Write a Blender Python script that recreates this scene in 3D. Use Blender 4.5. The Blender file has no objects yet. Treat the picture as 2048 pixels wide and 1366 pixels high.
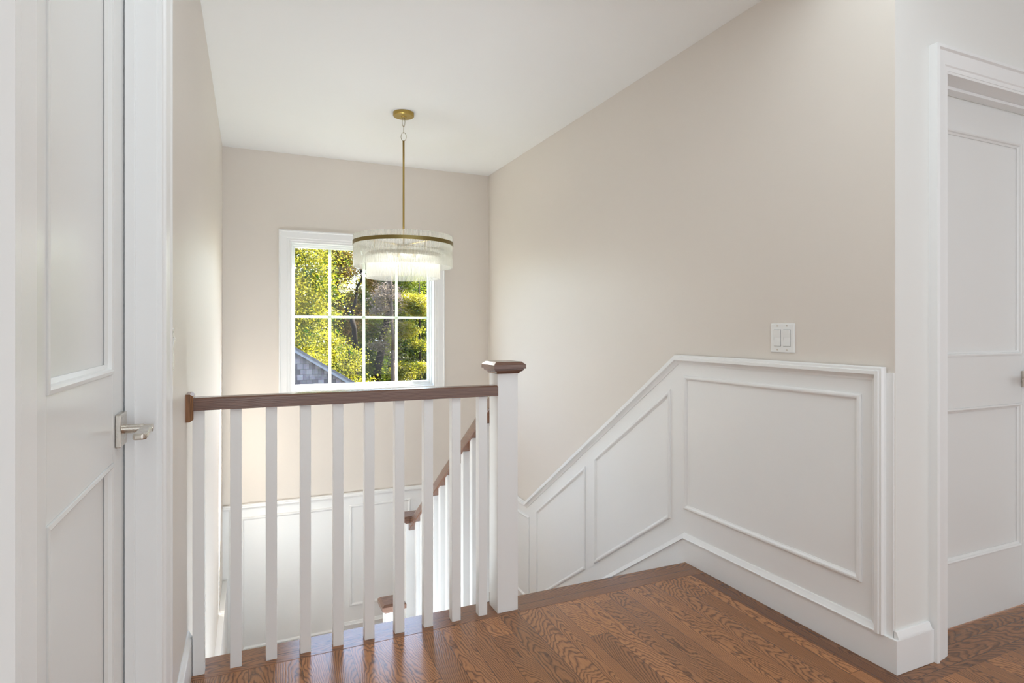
import bpy, bmesh, math, random
from mathutils import Vector, Matrix
random.seed(7)
S = bpy.context.scene
C = S.collection

# ------------------------------------------------------------------ dimensions
H = 1.14                       # eye height
XL, XR = -0.190, 1.962         # stair well side walls
YB = 4.965                     # back wall
YE = 2.306                     # landing edge (nosing)
ZC = 2.518                     # ceiling
YD = 1.285                      # wall holding the right hand door
XC = 1.9635                     # outside corner of that wall
SL = 0.681                     # stair slope
RISE, RUN = 0.1707, 0.2522
Z1, Z2, Z3 = -1.195, -1.385, -1.565

# ------------------------------------------------------------------ helpers
def obj(name, bm, m, parent=None, smooth=False, bevel=0):
    me = bpy.data.meshes.new(name)
    bmesh.ops.recalc_face_normals(bm, faces=bm.faces)
    bm.to_mesh(me); bm.free()
    if smooth:
        for p in me.polygons: p.use_smooth = True
    o = bpy.data.objects.new(name, me)
    C.objects.link(o)
    for mm in (m if isinstance(m, (list, tuple)) else [m]):
        me.materials.append(mm)
    if parent is not None: o.parent = parent
    if bevel:
        b = o.modifiers.new('bevel', 'BEVEL'); b.width = bevel; b.segments = 2
        b.limit_method = 'ANGLE'; b.angle_limit = math.radians(40)
    return o

def tag(o, label, cat, group=None, kind=None):
    if label: o['label'] = label
    if cat: o['category'] = cat
    if group: o['group'] = group
    if kind: o['kind'] = kind
    return o

def empty(name, loc=(0, 0, 0)):
    o = bpy.data.objects.new(name, None); C.objects.link(o); o.location = loc
    o.empty_display_size = 0.05
    return o

def box(bm, x0, y0, z0, x1, y1, z1):
    vs = [bm.verts.new((x, y, z)) for x in (x0, x1) for y in (y0, y1) for z in (z0, z1)]
    for f in ((0, 1, 3, 2), (4, 6, 7, 5), (0, 4, 5, 1), (2, 3, 7, 6), (0, 2, 6, 4), (1, 5, 7, 3)):
        bm.faces.new([vs[i] for i in f])
    return vs

def prism(bm, poly, axis, a, b):
    """poly: list of 2-D points, extruded along axis ('x': (y,z), 'y': (x,z), 'z': (x,y))"""
    def P(p, t):
        if axis == 'x': return (t, p[0], p[1])
        if axis == 'y': return (p[0], t, p[1])
        return (p[0], p[1], t)
    A = [bm.verts.new(P(p, a)) for p in poly]; B = [bm.verts.new(P(p, b)) for p in poly]
    n = len(poly)
    bm.faces.new(A); bm.faces.new(B[::-1])
    for i in range(n):
        bm.faces.new((A[i], B[i], B[(i+1) % n], A[(i+1) % n]))

def sweep(bm, pts, prof, nrm, closed=False):
    """mitred moulding: prof = [(u in plane to the left of travel, v along nrm)]"""
    nrm = Vector(nrm); pts = [Vector(p) for p in pts]; n = len(pts); rings = []
    for i, p in enumerate(pts):
        d0 = (p - pts[i-1]).normalized() if (closed or i > 0) else None
        d1 = (pts[(i+1) % n] - p).normalized() if (closed or i < n-1) else None
        if d0 is None: d0 = d1
        if d1 is None: d1 = d0
        a, b = nrm.cross(d0), nrm.cross(d1)
        m = (a + b) / (1 + a.dot(b))
        rings.append([bm.verts.new(p + m*u + nrm*v) for u, v in prof])
    k = len(prof)
    for i in range(n if closed else n-1):
        r, q = rings[i], rings[(i+1) % n]
        for j in range(k):
            bm.faces.new((r[j], r[(j+1) % k], q[(j+1) % k], q[j]))
    if not closed:
        bm.faces.new(rings[0][::-1]); bm.faces.new(rings[-1])

def tube(bm, pts, rad, n=10, caps=True):
    pts = [Vector(p) for p in pts]; rings = []
    up = Vector((0.3, 0.2, 1)).normalized()
    for i, p in enumerate(pts):
        d = (pts[min(i+1, len(pts)-1)] - pts[max(i-1, 0)]).normalized()
        a = d.cross(up)
        if a.length < 1e-3: a = d.cross(Vector((1, 0, 0)))
        a.normalize(); b = d.cross(a)
        r = rad[i] if isinstance(rad, (list, tuple)) else rad
        rings.append([bm.verts.new(p + a*math.cos(t*2*math.pi/n)*r + b*math.sin(t*2*math.pi/n)*r) for t in range(n)])
    for i in range(len(rings)-1):
        for j in range(n):
            bm.faces.new((rings[i][j], rings[i][(j+1) % n], rings[i+1][(j+1) % n], rings[i+1][j]))
    if caps:
        bm.faces.new(rings[0][::-1]); bm.faces.new(rings[-1])

def lathe(bm, c, prof, n=48):
    rings = []
    for r, z in prof:
        rings.append([bm.verts.new((c[0]+r*math.cos(2*math.pi*t/n), c[1]+r*math.sin(2*math.pi*t/n), c[2]+z)) for t in range(n)])
    for i in range(len(rings)-1):
        for j in range(n):
            bm.faces.new((rings[i][j], rings[i][(j+1) % n], rings[i+1][(j+1) % n], rings[i+1][j]))
    return rings

def ring_band(bm, c, r0, r1, z0, z1, n=96):
    R = lathe(bm, c, [(r0, z0), (r1, z0), (r1, z1), (r0, z1)], n)
    for j in range(n):
        bm.faces.new((R[3][j], R[3][(j+1) % n], R[0][(j+1) % n], R[0][j]))

# ------------------------------------------------------------------ materials
def s2l(c):
    return tuple(((v/255)/12.92 if v/255 <= 0.04045 else ((v/255+0.055)/1.055)**2.4) for v in c) + (1,)

class NT:
    def __init__(s, name):
        s.m = bpy.data.materials.new(name); s.m.use_nodes = True
        s.t = s.m.node_tree; s.t.nodes.clear()
    def n(s, typ, **kw):
        d = s.t.nodes.new(typ)
        for k, v in kw.items():
            if k in d.inputs.keys() if isinstance(k, str) else False: d.inputs[k].default_value = v
            else: setattr(d, k, v)
        return d
    def l(s, a, b): s.t.links.new(a, b)
    def math(s, op, a, b=None, c=None):
        d = s.t.nodes.new('ShaderNodeMath'); d.operation = op
        for i, v in enumerate((a, b, c)):
            if v is None: continue
            if isinstance(v, (int, float)): d.inputs[i].default_value = v
            else: s.l(v, d.inputs[i])
        return d.outputs[0]
    def out(s, sh):
        o = s.t.nodes.new('ShaderNodeOutputMaterial'); s.l(sh, o.inputs[0]); return s.m

def paint(name, rgb, rough=0.55, spec=0.4, bump=0.02, scale=220):
    t = NT(name); p = t.n('ShaderNodeBsdfPrincipled')
    p.inputs['Roughness'].default_value = rough
    p.inputs['Specular IOR Level'].default_value = spec
    tc = t.n('ShaderNodeTexCoord'); nz = t.n('ShaderNodeTexNoise')
    nz.inputs['Scale'].default_value = 1.3; nz.inputs['Detail'].default_value = 3
    t.l(tc.outputs['Object'], nz.inputs['Vector'])
    mx = t.n('ShaderNodeMix', data_type='RGBA')
    c = s2l(rgb); mx.inputs['A'].default_value = c
    mx.inputs['B'].default_value = tuple(v*0.97 for v in c[:3]) + (1,)
    t.l(nz.outputs['Fac'], mx.inputs['Factor']); t.l(mx.outputs['Result'], p.inputs['Base Color'])
    if bump:
        n2 = t.n('ShaderNodeTexNoise'); n2.inputs['Scale'].default_value = scale
        t.l(tc.outputs['Object'], n2.inputs['Vector'])
        b = t.n('ShaderNodeBump'); b.inputs['Strength'].default_value = bump; b.inputs['Distance'].default_value = 0.002
        t.l(n2.outputs['Fac'], b.inputs['Height']); t.l(b.outputs['Normal'], p.inputs['Normal'])
    return t.out(p.outputs[0])

def wood(name, light, dark, axis='y', pw=0.0826, plen=1.35, seams=True, ringf=150, slope=0.07, rough=0.3, spec=0.5, off=0.0, seamw=0.012, warp=0.012, namp=1.0):
    """oak boards: growth rings cut by a slightly tilted plane give cathedral figure"""
    t = NT(name)
    tc = t.n('ShaderNodeTexCoord'); sp = t.n('ShaderNodeSeparateXYZ'); t.l(tc.outputs['Object'], sp.inputs[0])
    X, Y, Z = sp.outputs
    if axis == 'y': along, across, dep = Y, X, Z
    elif axis == 'x': along, across, dep = X, Y, Z
    else: along, across, dep = Z, X, Y
    M = t.math
    a = M('ADD', across, 10 + off)
    row = M('FLOOR', M('DIVIDE', a, pw))
    fx = M('SUBTRACT', M('DIVIDE', a, pw), row)                      # 0..1 across
    w1 = t.n('ShaderNodeTexWhiteNoise', noise_dimensions='1D'); t.l(row, w1.inputs['W'])
    slopev = M('MULTIPLY', slope, M('ADD', 0.35, M('MULTIPLY', w1.outputs['Value'], 1.3)))
    al = M('ADD', M('ADD', along, 20), M('MULTIPLY', w1.outputs['Value'], plen))
    col = M('FLOOR', M('DIVIDE', al, plen))
    fy = M('SUBTRACT', M('DIVIDE', al, plen), col)
    cmb = t.n('ShaderNodeCombineXYZ'); t.l(row, cmb.inputs[0]); t.l(col, cmb.inputs[1])
    w2 = t.n('ShaderNodeTexWhiteNoise', noise_dimensions='3D'); t.l(cmb.outputs[0], w2.inputs['Vector'])
    r1 = w2.outputs['Value']; sc = t.n('ShaderNodeSeparateColor'); t.l(w2.outputs['Color'], sc.inputs[0])
    ra, rb, rc = sc.outputs
    # noise coordinates stretched along the board
    cv = t.n('ShaderNodeCombineXYZ')
    t.l(M('ADD', M('MULTIPLY', across, 9.0), M('MULTIPLY', r1, 37)), cv.inputs[0])
    t.l(M('ADD', M('MULTIPLY', along, 3.2), M('MULTIPLY', ra, 53)), cv.inputs[1])
    t.l(M('MULTIPLY', dep, 9.0), cv.inputs[2])
    nz = t.n('ShaderNodeTexNoise'); nz.inputs['Scale'].default_value = 1.0; nz.inputs['Detail'].default_value = 3; nz.inputs['Roughness'].default_value = 0.55
    t.l(cv.outputs[0], nz.inputs['Vector'])
    cv2 = t.n('ShaderNodeCombineXYZ')
    t.l(M('ADD', M('MULTIPLY', across, 60.0), M('MULTIPLY', r1, 31)), cv2.inputs[0])
    t.l(M('ADD', M('MULTIPLY', along, 34), M('MULTIPLY', rb, 43)), cv2.inputs[1])
    nz2 = t.n('ShaderNodeTexNoise'); nz2.inputs['Scale'].default_value = 1.0; nz2.inputs['Detail'].default_value = 2
    t.l(cv2.outputs[0], nz2.inputs['Vector'])
    # heart offset across the board and depth below its face
    u = M('SUBTRACT', M('MULTIPLY', fx, pw), M('MULTIPLY', M('SUBTRACT', M('MULTIPLY', rb, 2.2), 0.6), pw))
    u = M('ADD', u, M('MULTIPLY', M('SUBTRACT', nz.outputs['Fac'], 0.5), 0.03*namp))
    d = M('ADD', M('MULTIPLY', M('SUBTRACT', along, M('MULTIPLY', rc, 1.5)), slopev), M('MULTIPLY', M('SUBTRACT', nz.outputs['Fac'], 0.5), 0.05*namp))
    d = M('ADD', d, M('MULTIPLY', dep, 0.8))
    r = M('SQRT', M('ADD', M('MULTIPLY', u, u), M('ADD', M('MULTIPLY', d, d), 0.00002)))
    r = M('ADD', r, M('MULTIPLY', M('SUBTRACT', nz2.outputs['Fac'], 0.5), warp))
    ring = M('FRACT', M('MULTIPLY', r, ringf))
    rp = t.n('ShaderNodeValToRGB'); e = rp.color_ramp.elements
    e[0].position = 0.0; e[0].color = (0.12, 0.12, 0.12, 1)
    e[1].position = 1.0; e[1].color = (0.35, 0.35, 0.35, 1)
    for pos, v in ((0.12, 0.55), (0.3, 0.95), (0.62, 1.0), (0.86, 0.62)):
        k = rp.color_ramp.elements.new(pos); k.color = (v, v, v, 1)
    t.l(ring, rp.inputs[0])
    # fine pores
    cv3 = t.n('ShaderNodeCombineXYZ')
    t.l(M('MULTIPLY', across, 520), cv3.inputs[0]); t.l(M('MULTIPLY', along, 12), cv3.inputs[1]); t.l(M('MULTIPLY', dep, 520), cv3.inputs[2])
    nz3 = t.n('ShaderNodeTexNoise'); nz3.inputs['Scale'].default_value = 1.0; nz3.inputs['Detail'].default_value = 1
    t.l(cv3.outputs[0], nz3.inputs['Vector'])
    g = M('MULTIPLY', rp.outputs['Color'], M('ADD', 0.45, M('MULTIPLY', nz3.outputs['Fac'], 0.95)))
    mx = t.n('ShaderNodeMix', data_type='RGBA'); mx.clamp_factor = True
    mx.inputs['A'].default_value = s2l(dark); mx.inputs['B'].default_value = s2l(light)
    t.l(g, mx.inputs['Factor'])
    tone = M('ADD', 0.80, M('MULTIPLY', r1, 0.40))
    vm = t.n('ShaderNodeVectorMath', operation='SCALE'); t.l(mx.outputs['Result'], vm.inputs[0]); t.l(tone, vm.inputs['Scale'])
    colr = vm.outputs[0]
    p = t.n('ShaderNodeBsdfPrincipled')
    if seams:
        ex = M('MINIMUM', fx, M('SUBTRACT', 1.0, fx))
        ey = M('MULTIPLY', M('MINIMUM', fy, M('SUBTRACT', 1.0, fy)), plen/pw)
        sm = M('LESS_THAN', M('MINIMUM', ex, ey), seamw)
        ms = t.n('ShaderNodeMix', data_type='RGBA'); t.l(colr, ms.inputs['A']); ms.inputs['B'].default_value = s2l([v*0.75 for v in dark])
        t.l(M('MULTIPLY', sm, 0.75), ms.inputs['Factor']); colr = ms.outputs['Result']
    t.l(colr, p.inputs['Base Color'])
    p.inputs['Roughness'].default_value = rough; p.inputs['Specular IOR Level'].default_value = spec
    b = t.n('ShaderNodeBump'); b.inputs['Strength'].default_value = 0.12; b.inputs['Distance'].default_value = 0.0008
    t.l(g, b.inputs['Height']); t.l(b.outputs['Normal'], p.inputs['Normal'])
    return t.out(p.outputs[0])

def metal(name, rgb, rough=0.3, aniso=0.0):
    t = NT(name); p = t.n('ShaderNodeBsdfPrincipled')
    p.inputs['Base Color'].default_value = s2l(rgb); p.inputs['Metallic'].default_value = 1
    tc = t.n('ShaderNodeTexCoord'); nz = t.n('ShaderNodeTexNoise'); nz.inputs['Scale'].default_value = 60
    t.l(tc.outputs['Object'], nz.inputs['Vector'])
    t.l(t.math('ADD', rough-0.05, t.math('MULTIPLY', nz.outputs['Fac'], 0.1)), p.inputs['Roughness'])
    return t.out(p.outputs[0])

def emis(name, rgb, st):
    t = NT(name); e = t.n('ShaderNodeEmission'); e.inputs[0].default_value = s2l(rgb); e.inputs[1].default_value = st
    return t.out(e.outputs[0])

M_BEIGE = paint('beige wall paint', (227, 219, 210), 0.42, 0.35)
M_CEIL = paint('white ceiling paint', (246, 246, 244), 0.8, 0.2)
M_WHITE = paint('white trim enamel', (243, 243, 242), 0.32, 0.45, bump=0.01)
M_WHITEW = paint('white wall paint', (236, 235, 231), 0.5, 0.3)
M_DOOR = paint('white door enamel', (236, 236, 234), 0.26, 0.5, bump=0.008)
M_SWITCH = paint('white switch plastic', (240, 240, 238), 0.25, 0.5, bump=0)
M_EXT = paint('white exterior vinyl', (240, 242, 240), 0.4, 0.4, bump=0)
M_FLOOR = wood('oak floor planks', (178, 120, 74), (54, 32, 21), 'y', slope=0.11, ringf=210, warp=0.0032, rough=0.2)
M_BORDER = wood('oak border boards', (160, 108, 70), (64, 40, 27), 'x', pw=0.0826, plen=2.1, slope=0.10, ringf=170, warp=0.0022, rough=0.2)
M_BORDERY = wood('dark oak edge board', (140, 92, 60), (62, 40, 28), 'y', pw=0.09, plen=1.4, slope=0.08, ringf=220, warp=0.002, rough=0.25)
M_RAIL = wood('stained oak rail', (128, 94, 78), (78, 54, 45), 'x', pw=0.2, plen=6, seams=False, ringf=260, slope=0.02, rough=0.22, spec=0.6, warp=0.0022, namp=0.4)
M_RAILY = wood('stained oak stair rail', (134, 92, 70), (74, 46, 34), 'y', pw=0.2, plen=6, seams=False, ringf=260, slope=0.02, rough=0.25, spec=0.5, warp=0.0022, namp=0.4)
M_ROSE = wood('stained oak rosette', (150, 104, 66), (84, 54, 34), 'z', pw=0.2, plen=6, seams=False, ringf=300, slope=0.03, rough=0.3, spec=0.5, warp=0.0012, namp=0.25)
M_BRASS = metal('brushed brass', (176, 150, 84), 0.32)
M_BRASSD = metal('aged brass band', (136, 120, 76), 0.38)
M_CHAIN = metal('pale brass chain', (170, 160, 135), 0.3)
M_NICKEL = metal('satin nickel', (205, 198, 188), 0.28)
M_SHADOW = paint('painted gap shade', (60, 58, 54), 0.9, 0.1, bump=0)

def glass_pane():
    t = NT('window glass'); tr = t.n('ShaderNodeBsdfTransparent'); gl = t.n('ShaderNodeBsdfGlossy')
    gl.inputs['Roughness'].default_value = 0.0; fr = t.n('ShaderNodeFresnel'); fr.inputs[0].default_value = 1.45
    tr.inputs[0].default_value = (0.97, 0.98, 0.97, 1)
    ge = t.n('ShaderNodeNewGeometry'); ff = t.math('MULTIPLY', fr.outputs[0], t.math('SUBTRACT', 1.0, ge.outputs['Backfacing']))
    mx = t.n('ShaderNodeMixShader'); t.l(ff, mx.inputs[0]); t.l(tr.outputs[0], mx.inputs[1]); t.l(gl.outputs[0], mx.inputs[2])
    return t.out(mx.outputs[0])
M_PANE = glass_pane()

def rod_glass():
    t = NT('ribbed glass rod')
    tr = t.n('ShaderNodeBsdfTransparent'); tr.inputs[0].default_value = (0.985, 0.99, 0.97, 1)
    tl = t.n('ShaderNodeBsdfTranslucent'); tl.inputs[0].default_value = (0.98, 0.96, 0.90, 1)
    df = t.n('ShaderNodeBsdfDiffuse'); df.inputs[0].default_value = (0.97, 0.965, 0.93, 1)
    gl = t.n('ShaderNodeBsdfGlossy'); gl.inputs['Roughness'].default_value = 0.12
    fr = t.n('ShaderNodeFresnel'); fr.inputs[0].default_value = 1.35
    m0 = t.n('ShaderNodeMixShader'); m0.inputs[0].default_value = 0.5
    t.l(tl.outputs[0], m0.inputs[1]); t.l(df.outputs[0], m0.inputs[2])
    m1 = t.n('ShaderNodeMixShader'); m1.inputs[0].default_value = 0.71
    t.l(m0.outputs[0], m1.inputs[1]); t.l(tr.outputs[0], m1.inputs[2])
    ge = t.n('ShaderNodeNewGeometry'); ff = t.math('MULTIPLY', fr.outputs[0], t.math('SUBTRACT', 1.0, ge.outputs['Backfacing']))
    m2 = t.n('ShaderNodeMixShader'); t.l(ff, m2.inputs[0])
    t.l(m1.outputs[0], m2.inputs[1]); t.l(gl.outputs[0], m2.inputs[2])
    return t.out(m2.outputs[0])
M_ROD = rod_glass()

LK = 0.58
def leafmat(name, cols, trans=0.5):
    t = NT(name); g = t.n('ShaderNodeNewGeometry'); rp = t.n('ShaderNodeValToRGB')
    tc = t.n('ShaderNodeTexCoord'); nz = t.n('ShaderNodeTexNoise'); nz.inputs['Scale'].default_value = 1.6; nz.inputs['Detail'].default_value = 2
    t.l(tc.outputs['Object'], nz.inputs['Vector'])
    t.l(t.math('ADD', t.math('MULTIPLY', g.outputs['Random Per Island'], 0.45), t.math('SUBTRACT', t.math('MULTIPLY', nz.outputs['Fac'], 2.2), 0.92)), rp.inputs[0])
    el = rp.color_ramp.elements
    for i, c in enumerate(cols):
        pos = i/(len(cols)-1)
        if i == 0: k = el[0]
        elif i == len(cols)-1: k = el[1]
        else: k = el.new(pos)
        k.position = pos; k.color = tuple(v*LK for v in s2l(c)[:3]) + (1,)
    df = t.n('ShaderNodeBsdfDiffuse'); tl = t.n('ShaderNodeBsdfTranslucent'); gl = t.n('ShaderNodeBsdfGlossy'); gl.inputs['Roughness'].default_value = 0.35
    t.l(rp.outputs[0], df.inputs[0]); t.l(rp.outputs[0], tl.inputs[0])
    m = t.n('ShaderNodeMixShader'); m.inputs[0].default_value = trans
    t.l(df.outputs[0], m.inputs[1]); t.l(tl.outputs[0], m.inputs[2])
    m2 = t.n('ShaderNodeMixShader'); m2.inputs[0].default_value = 0.02
    t.l(m.outputs[0], m2.inputs[1]); t.l(gl.outputs[0], m2.inputs[2])
    return t.out(m2.outputs[0])

M_BARK = paint('dark bark', (30, 24, 18), 0.9, 0.1, bump=0.6, scale=25)
M_BARKG = paint('grey bark', (84, 72, 64), 0.9, 0.1, bump=0.6, scale=25)

def shingles():
    t = NT('weathered cedar shingles'); p = t.n('ShaderNodeBsdfPrincipled'); p.inputs['Roughness'].default_value = 0.85
    tc = t.n('ShaderNodeTexCoord'); sp = t.n('ShaderNodeSeparateXYZ'); t.l(tc.outputs['Object'], sp.inputs[0])
    cm = t.n('ShaderNodeCombineXYZ'); t.l(sp.outputs[0], cm.inputs[0]); t.l(sp.outputs[2], cm.inputs[1])
    br = t.n('ShaderNodeTexBrick'); t.l(cm.outputs[0], br.inputs['Vector'])
    br.inputs['Scale'].default_value = 1.0; br.inputs['Brick Width'].default_value = 0.105; br.inputs['Row Height'].default_value = 0.10
    br.inputs['Mortar Size'].default_value = 0.003; br.inputs['Color1'].default_value = s2l((128, 122, 128)); br.inputs['Color2'].default_value = s2l((62, 55, 58))
    br.inputs['Mortar'].default_value = s2l((70, 64, 64)); br.inputs['Bias'].default_value = -0.1
    nz = t.n('ShaderNodeTexNoise'); nz.inputs['Scale'].default_value = 30; t.l(cm.outputs[0], nz.inputs['Vector'])
    mx = t.n('ShaderNodeMix', data_type='RGBA'); mx.blend_type = 'MULTIPLY'; mx.inputs['Factor'].default_value = 0.4
    t.l(br.outputs['Color'], mx.inputs['A']); t.l(nz.outputs['Color'], mx.inputs['B']); t.l(mx.outputs['Result'], p.inputs['Base Color'])
    return t.out(p.outputs[0])
def vinyl():
    t = NT('white vinyl grille'); df = t.n('ShaderNodeBsdfDiffuse'); df.inputs[0].default_value = s2l((244, 246, 240))
    tl = t.n('ShaderNodeBsdfTranslucent'); tl.inputs[0].default_value = s2l((236, 244, 226))
    m = t.n('ShaderNodeMixShader'); m.inputs[0].default_value = 0.3; t.l(df.outputs[0], m.inputs[1]); t.l(tl.outputs[0], m.inputs[2])
    return t.out(m.outputs[0])
M_GRILLE = vinyl()
M_SHINGLE = shingles()
M_ROOF = paint('grey roof shingles', (88, 86, 90), 0.9, 0.1, bump=0.5, scale=40)
M_RAKE = paint('weathered grey rake board', (116, 118, 126), 0.6, 0.3, bump=0)
M_GRASS = paint('lawn', (78, 80, 64), 0.95, 0.05, bump=0.5, scale=20)

# ------------------------------------------------------------------ shell
def struct(name, bm, m, label, cat, parent=None, **k):
    o = obj(name, bm, m, parent, **k)
    if parent is None: tag(o, label, cat, kind='structure')
    return o

# floor field (planks run towards the stairs)
bm = bmesh.new()
BI = 0.137                              # border depth
box(bm, -0.30, -2.2, -0.02, 1.865, YE-BI, 0.0)
box(bm, 1.865, -2.2, -0.02, 4.4, 1.20, 0.0)
struct('floor', bm, M_FLOOR, 'brown oak plank floor of the upstairs hall', 'floor')
bm = bmesh.new()
box(bm, XL, YE-BI, -0.02, 1.0, YE, 0.0005)
box(bm, 1.0, YE-BI, -0.02, XR-0.006, YE, 0.0005)
struct('trim_1', bm, M_BORDER, 'oak border boards along the landing edge under the balusters', 'floor border', bevel=0.003)
bm = bmesh.new(); box(bm, 1.865, 1.20, -0.02, XR, YE-BI, 0.0003)
struct('trim_2', bm, M_BORDERY, 'dark oak board along the wainscoted wall at its foot', 'floor border')
bm = bmesh.new(); box(bm, 1.865, 1.20, -0.021, 4.4, 1.50, -0.0005)
struct('trim_3', bm, M_BORDER, 'oak floor boards at the threshold of the right door', 'floor border')
# structural slab and fascia below the landing edge
bm = bmesh.new()
box(bm, -0.30, -2.2, -0.28, 4.4, 1.5, -0.022)
box(bm, -0.30, 1.5, -0.28, XR, YE-0.025, -0.022)
struct('trim_4', bm, M_WHITE, 'white fascia below the edge of the landing', 'fascia')
# ceiling
bm = bmesh.new(); box(bm, -0.5, -2.4, ZC, 4.6, YB+0.2, ZC+0.1)
struct('ceiling', bm, M_CEIL, 'smooth white ceiling over hall and stairwell', 'ceiling')

# back wall with window opening
WX0, WX1, WZ0, WZ1 = 0.294, 1.460, 0.646, 1.827
YO = YB + 0.122
bm = bmesh.new()
for (x0, z0, x1, z1) in ((-0.5, -2.9, WX0, ZC), (WX1, -2.9, 2.2, ZC), (WX0, -2.9, WX1, WZ0), (WX0, WZ1, WX1, ZC)):
    box(bm, x0, YB, z0, x1, YO, z1)
struct('wall_back', bm, M_BEIGE, 'beige wall with the window at the far end of the stairwell', 'wall')
# right wall of the stairwell (its near end is the outside corner at the hall)
bm = bmesh.new(); box(bm, XR, YD+0.0005, -2.9, XR+0.0015, YB, ZC); box(bm, XR+0.0015, YD+0.10, -2.9, XR+0.12, YB, ZC)
struct('wall_right', bm, M_BEIGE, 'tall beige wall on the right above the white wainscot', 'wall')
# left wall of the stairwell
bm = bmesh.new(); box(bm, XL-0.12, 1.566, -2.9, XL, YB, ZC)
struct('wall_left', bm, M_BEIGE, 'beige wall on the left of the stairwell', 'wall')
# wall with the right door, painted white
DX0, DX1, DZ = 2.225, 3.015, 2.03
bm = bmesh.new()
box(bm, XC, YD, 0, DX0-0.006, YD+0.10, ZC)
box(bm, DX1+0.006, YD, 0, 4.4, YD+0.10, ZC)
box(bm, DX0-0.006, YD, DZ+0.008, DX1+0.006, YD+0.10, ZC)
struct('wall_hall', bm, M_WHITEW, 'white wall around the panelled door on the right', 'wall')
# unseen walls that close the hall
bm = bmesh.new(); box(bm, -0.5, -2.3, 0, 4.5, -2.2, ZC)
struct('wall_rear', bm, M_BEIGE, 'beige wall closing the hall behind the viewer', 'wall')
bm = bmesh.new(); box(bm, 4.4, -2.2, 0, 4.5, 1.39, ZC)
struct('wall_east', bm, M_BEIGE, 'beige wall closing the hall at its right end', 'wall')
# door wall on the left
XN = -0.232
bm = bmesh.new()
LD0, LD1 = 0.80, 1.49
box(bm, XN-0.10, -2.2, 0, XN, LD0-0.02, ZC)
box(bm, XN-0.10, LD0-0.02, 2.05, XN, 1.566, ZC)
box(bm, XN-0.10, LD1+0.02, 0, XN, 1.566, 2.05)
struct('wall_near', bm, M_BEIGE, 'wall around the panelled door at the left edge', 'wall')
bm = bmesh.new(); box(bm, -0.62, 0.3, 0, -0.60, 1.9, ZC)
struct('wall_closet', bm, M_BEIGE, 'closet wall behind the left door', 'wall')
# wall below the hall that closes the lower stair flight
bm = bmesh.new(); box(bm, -0.3, 0.2, -2.9, 2.1, 0.3, -0.28)
struct('wall_lower', bm, M_BEIGE, 'wall closing the lower stairway under the hall', 'wall')
bm = bmesh.new(); box(bm, XL-0.12, 0.3, -2.9, XL, 1.566, -0.28); box(bm, XR, 0.3, -2.9, XR+0.12, 1.315, -0.28)
struct('wall_stairway', bm, M_BEIGE, 'side walls of the lower stairway under the hall', 'wall')
bm = bmesh.new(); box(bm, -0.3, 0.2, -2.95, 2.1, YB+0.1, -2.9)
struct('floor_lower', bm, M_FLOOR, 'oak floor at the foot of the stairs', 'floor')

# ------------------------------------------------------------------ mouldings
CH = [(0, 0), (0, 0.012), (-0.004, 0.020), (-0.012, 0.020), (-0.014, 0.024), (-0.026, 0.024), (-0.030, 0.014), (-0.040, 0.006), (-0.047, 0.004), (-0.047, 0)]
CHAIR = [(u, v+0.0) for u, v in CH]
PM = [(0, 0), (0, 0.006), (-0.004, 0.010), (-0.009, 0.011), (-0.014, 0.010), (-0.020, 0.003), (-0.023, 0.002), (-0.023, 0)]
PANEL = PM
CAP = [(0, 0), (0, 0.004), (-0.008, 0.008), (-0.018, 0.014), (-0.021, 0.018), (-0.024, 0.018), (-0.024, 0)]

WT = 0.006                                # wainscot board thickness
wr = empty('trim_5', (XR, 1.3, 0)); tag(wr, 'white wainscot with framed panels on the right wall', 'wainscot', kind='structure')
def rel(o, r):                             # keep world coordinates for parts of a placed Empty
    o.matrix_parent_inverse = Matrix.Translation(-r.location); return o
xf = XR - WT
KY1, KZ1, KY2, KZ2 = 2.378, 1.012, 4.150, -0.195
bm = bmesh.new()
prism(bm, [(YD+0.002, 0), (YD+0.002, KZ1-0.02), (KY1, KZ1-0.02), (KY2, KZ2-0.02), (YB, KZ2-0.02), (YB, -2.9), (1.32, -2.9), (1.32, 0)], 'x', XR+0.001, xf)
rel(obj('wainscot_board', bm, M_WHITE, wr), wr)
# chair rail: runs level, down the slope, level again; turned down at the hall corner
N = (-1, 0, 0)
bm = bmesh.new()
YV = 1.311
# direction of travel -y: left-of-travel with normal -x is  n x d = (-1,0,0)x(0,-1,0) = (0,0,1): +u is up
sweep(bm, [(xf, YB, KZ2), (xf, KY2, KZ2), (xf, KY1, KZ1), (xf, YV, KZ1), (xf, YV, 0.113)], CHAIR, N)
rel(obj('chair_rail', bm, M_WHITE, wr), wr)
# base: board and cap
bm = bmesh.new()
KB = 2.316; YL = KB + (0.113 - (Z1+0.113))/SL
BB = [(YD-0.003, 0), (YD-0.003, 0.113), (KB, 0.113), (YL, Z1+0.113), (YB, Z1+0.113), (YB, Z1), (3.80, Z1)]
BB += [(2.306, 0)]
prism(bm, BB, 'x', xf+0.001, XR-0.0175)
rel(obj('baseboard', bm, M_WHITE, wr, bevel=0.0015), wr)
bm = bmesh.new()
sweep(bm, [(xf, YB, Z1+0.137), (xf, YL, Z1+0.137), (xf, KB+0.006, 0.137), (xf, YV+0.024, 0.137)], CAP, N)
rel(obj('base_cap', bm, M_WHITE, wr), wr)
def panel_r(pts, nm='panel_moulding', par=wr, n=N, X=None):
    bm = bmesh.new()
    sweep(bm, pts, PANEL, n, closed=True); rel(obj(nm, bm, M_WHITE, par), par)
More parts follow.
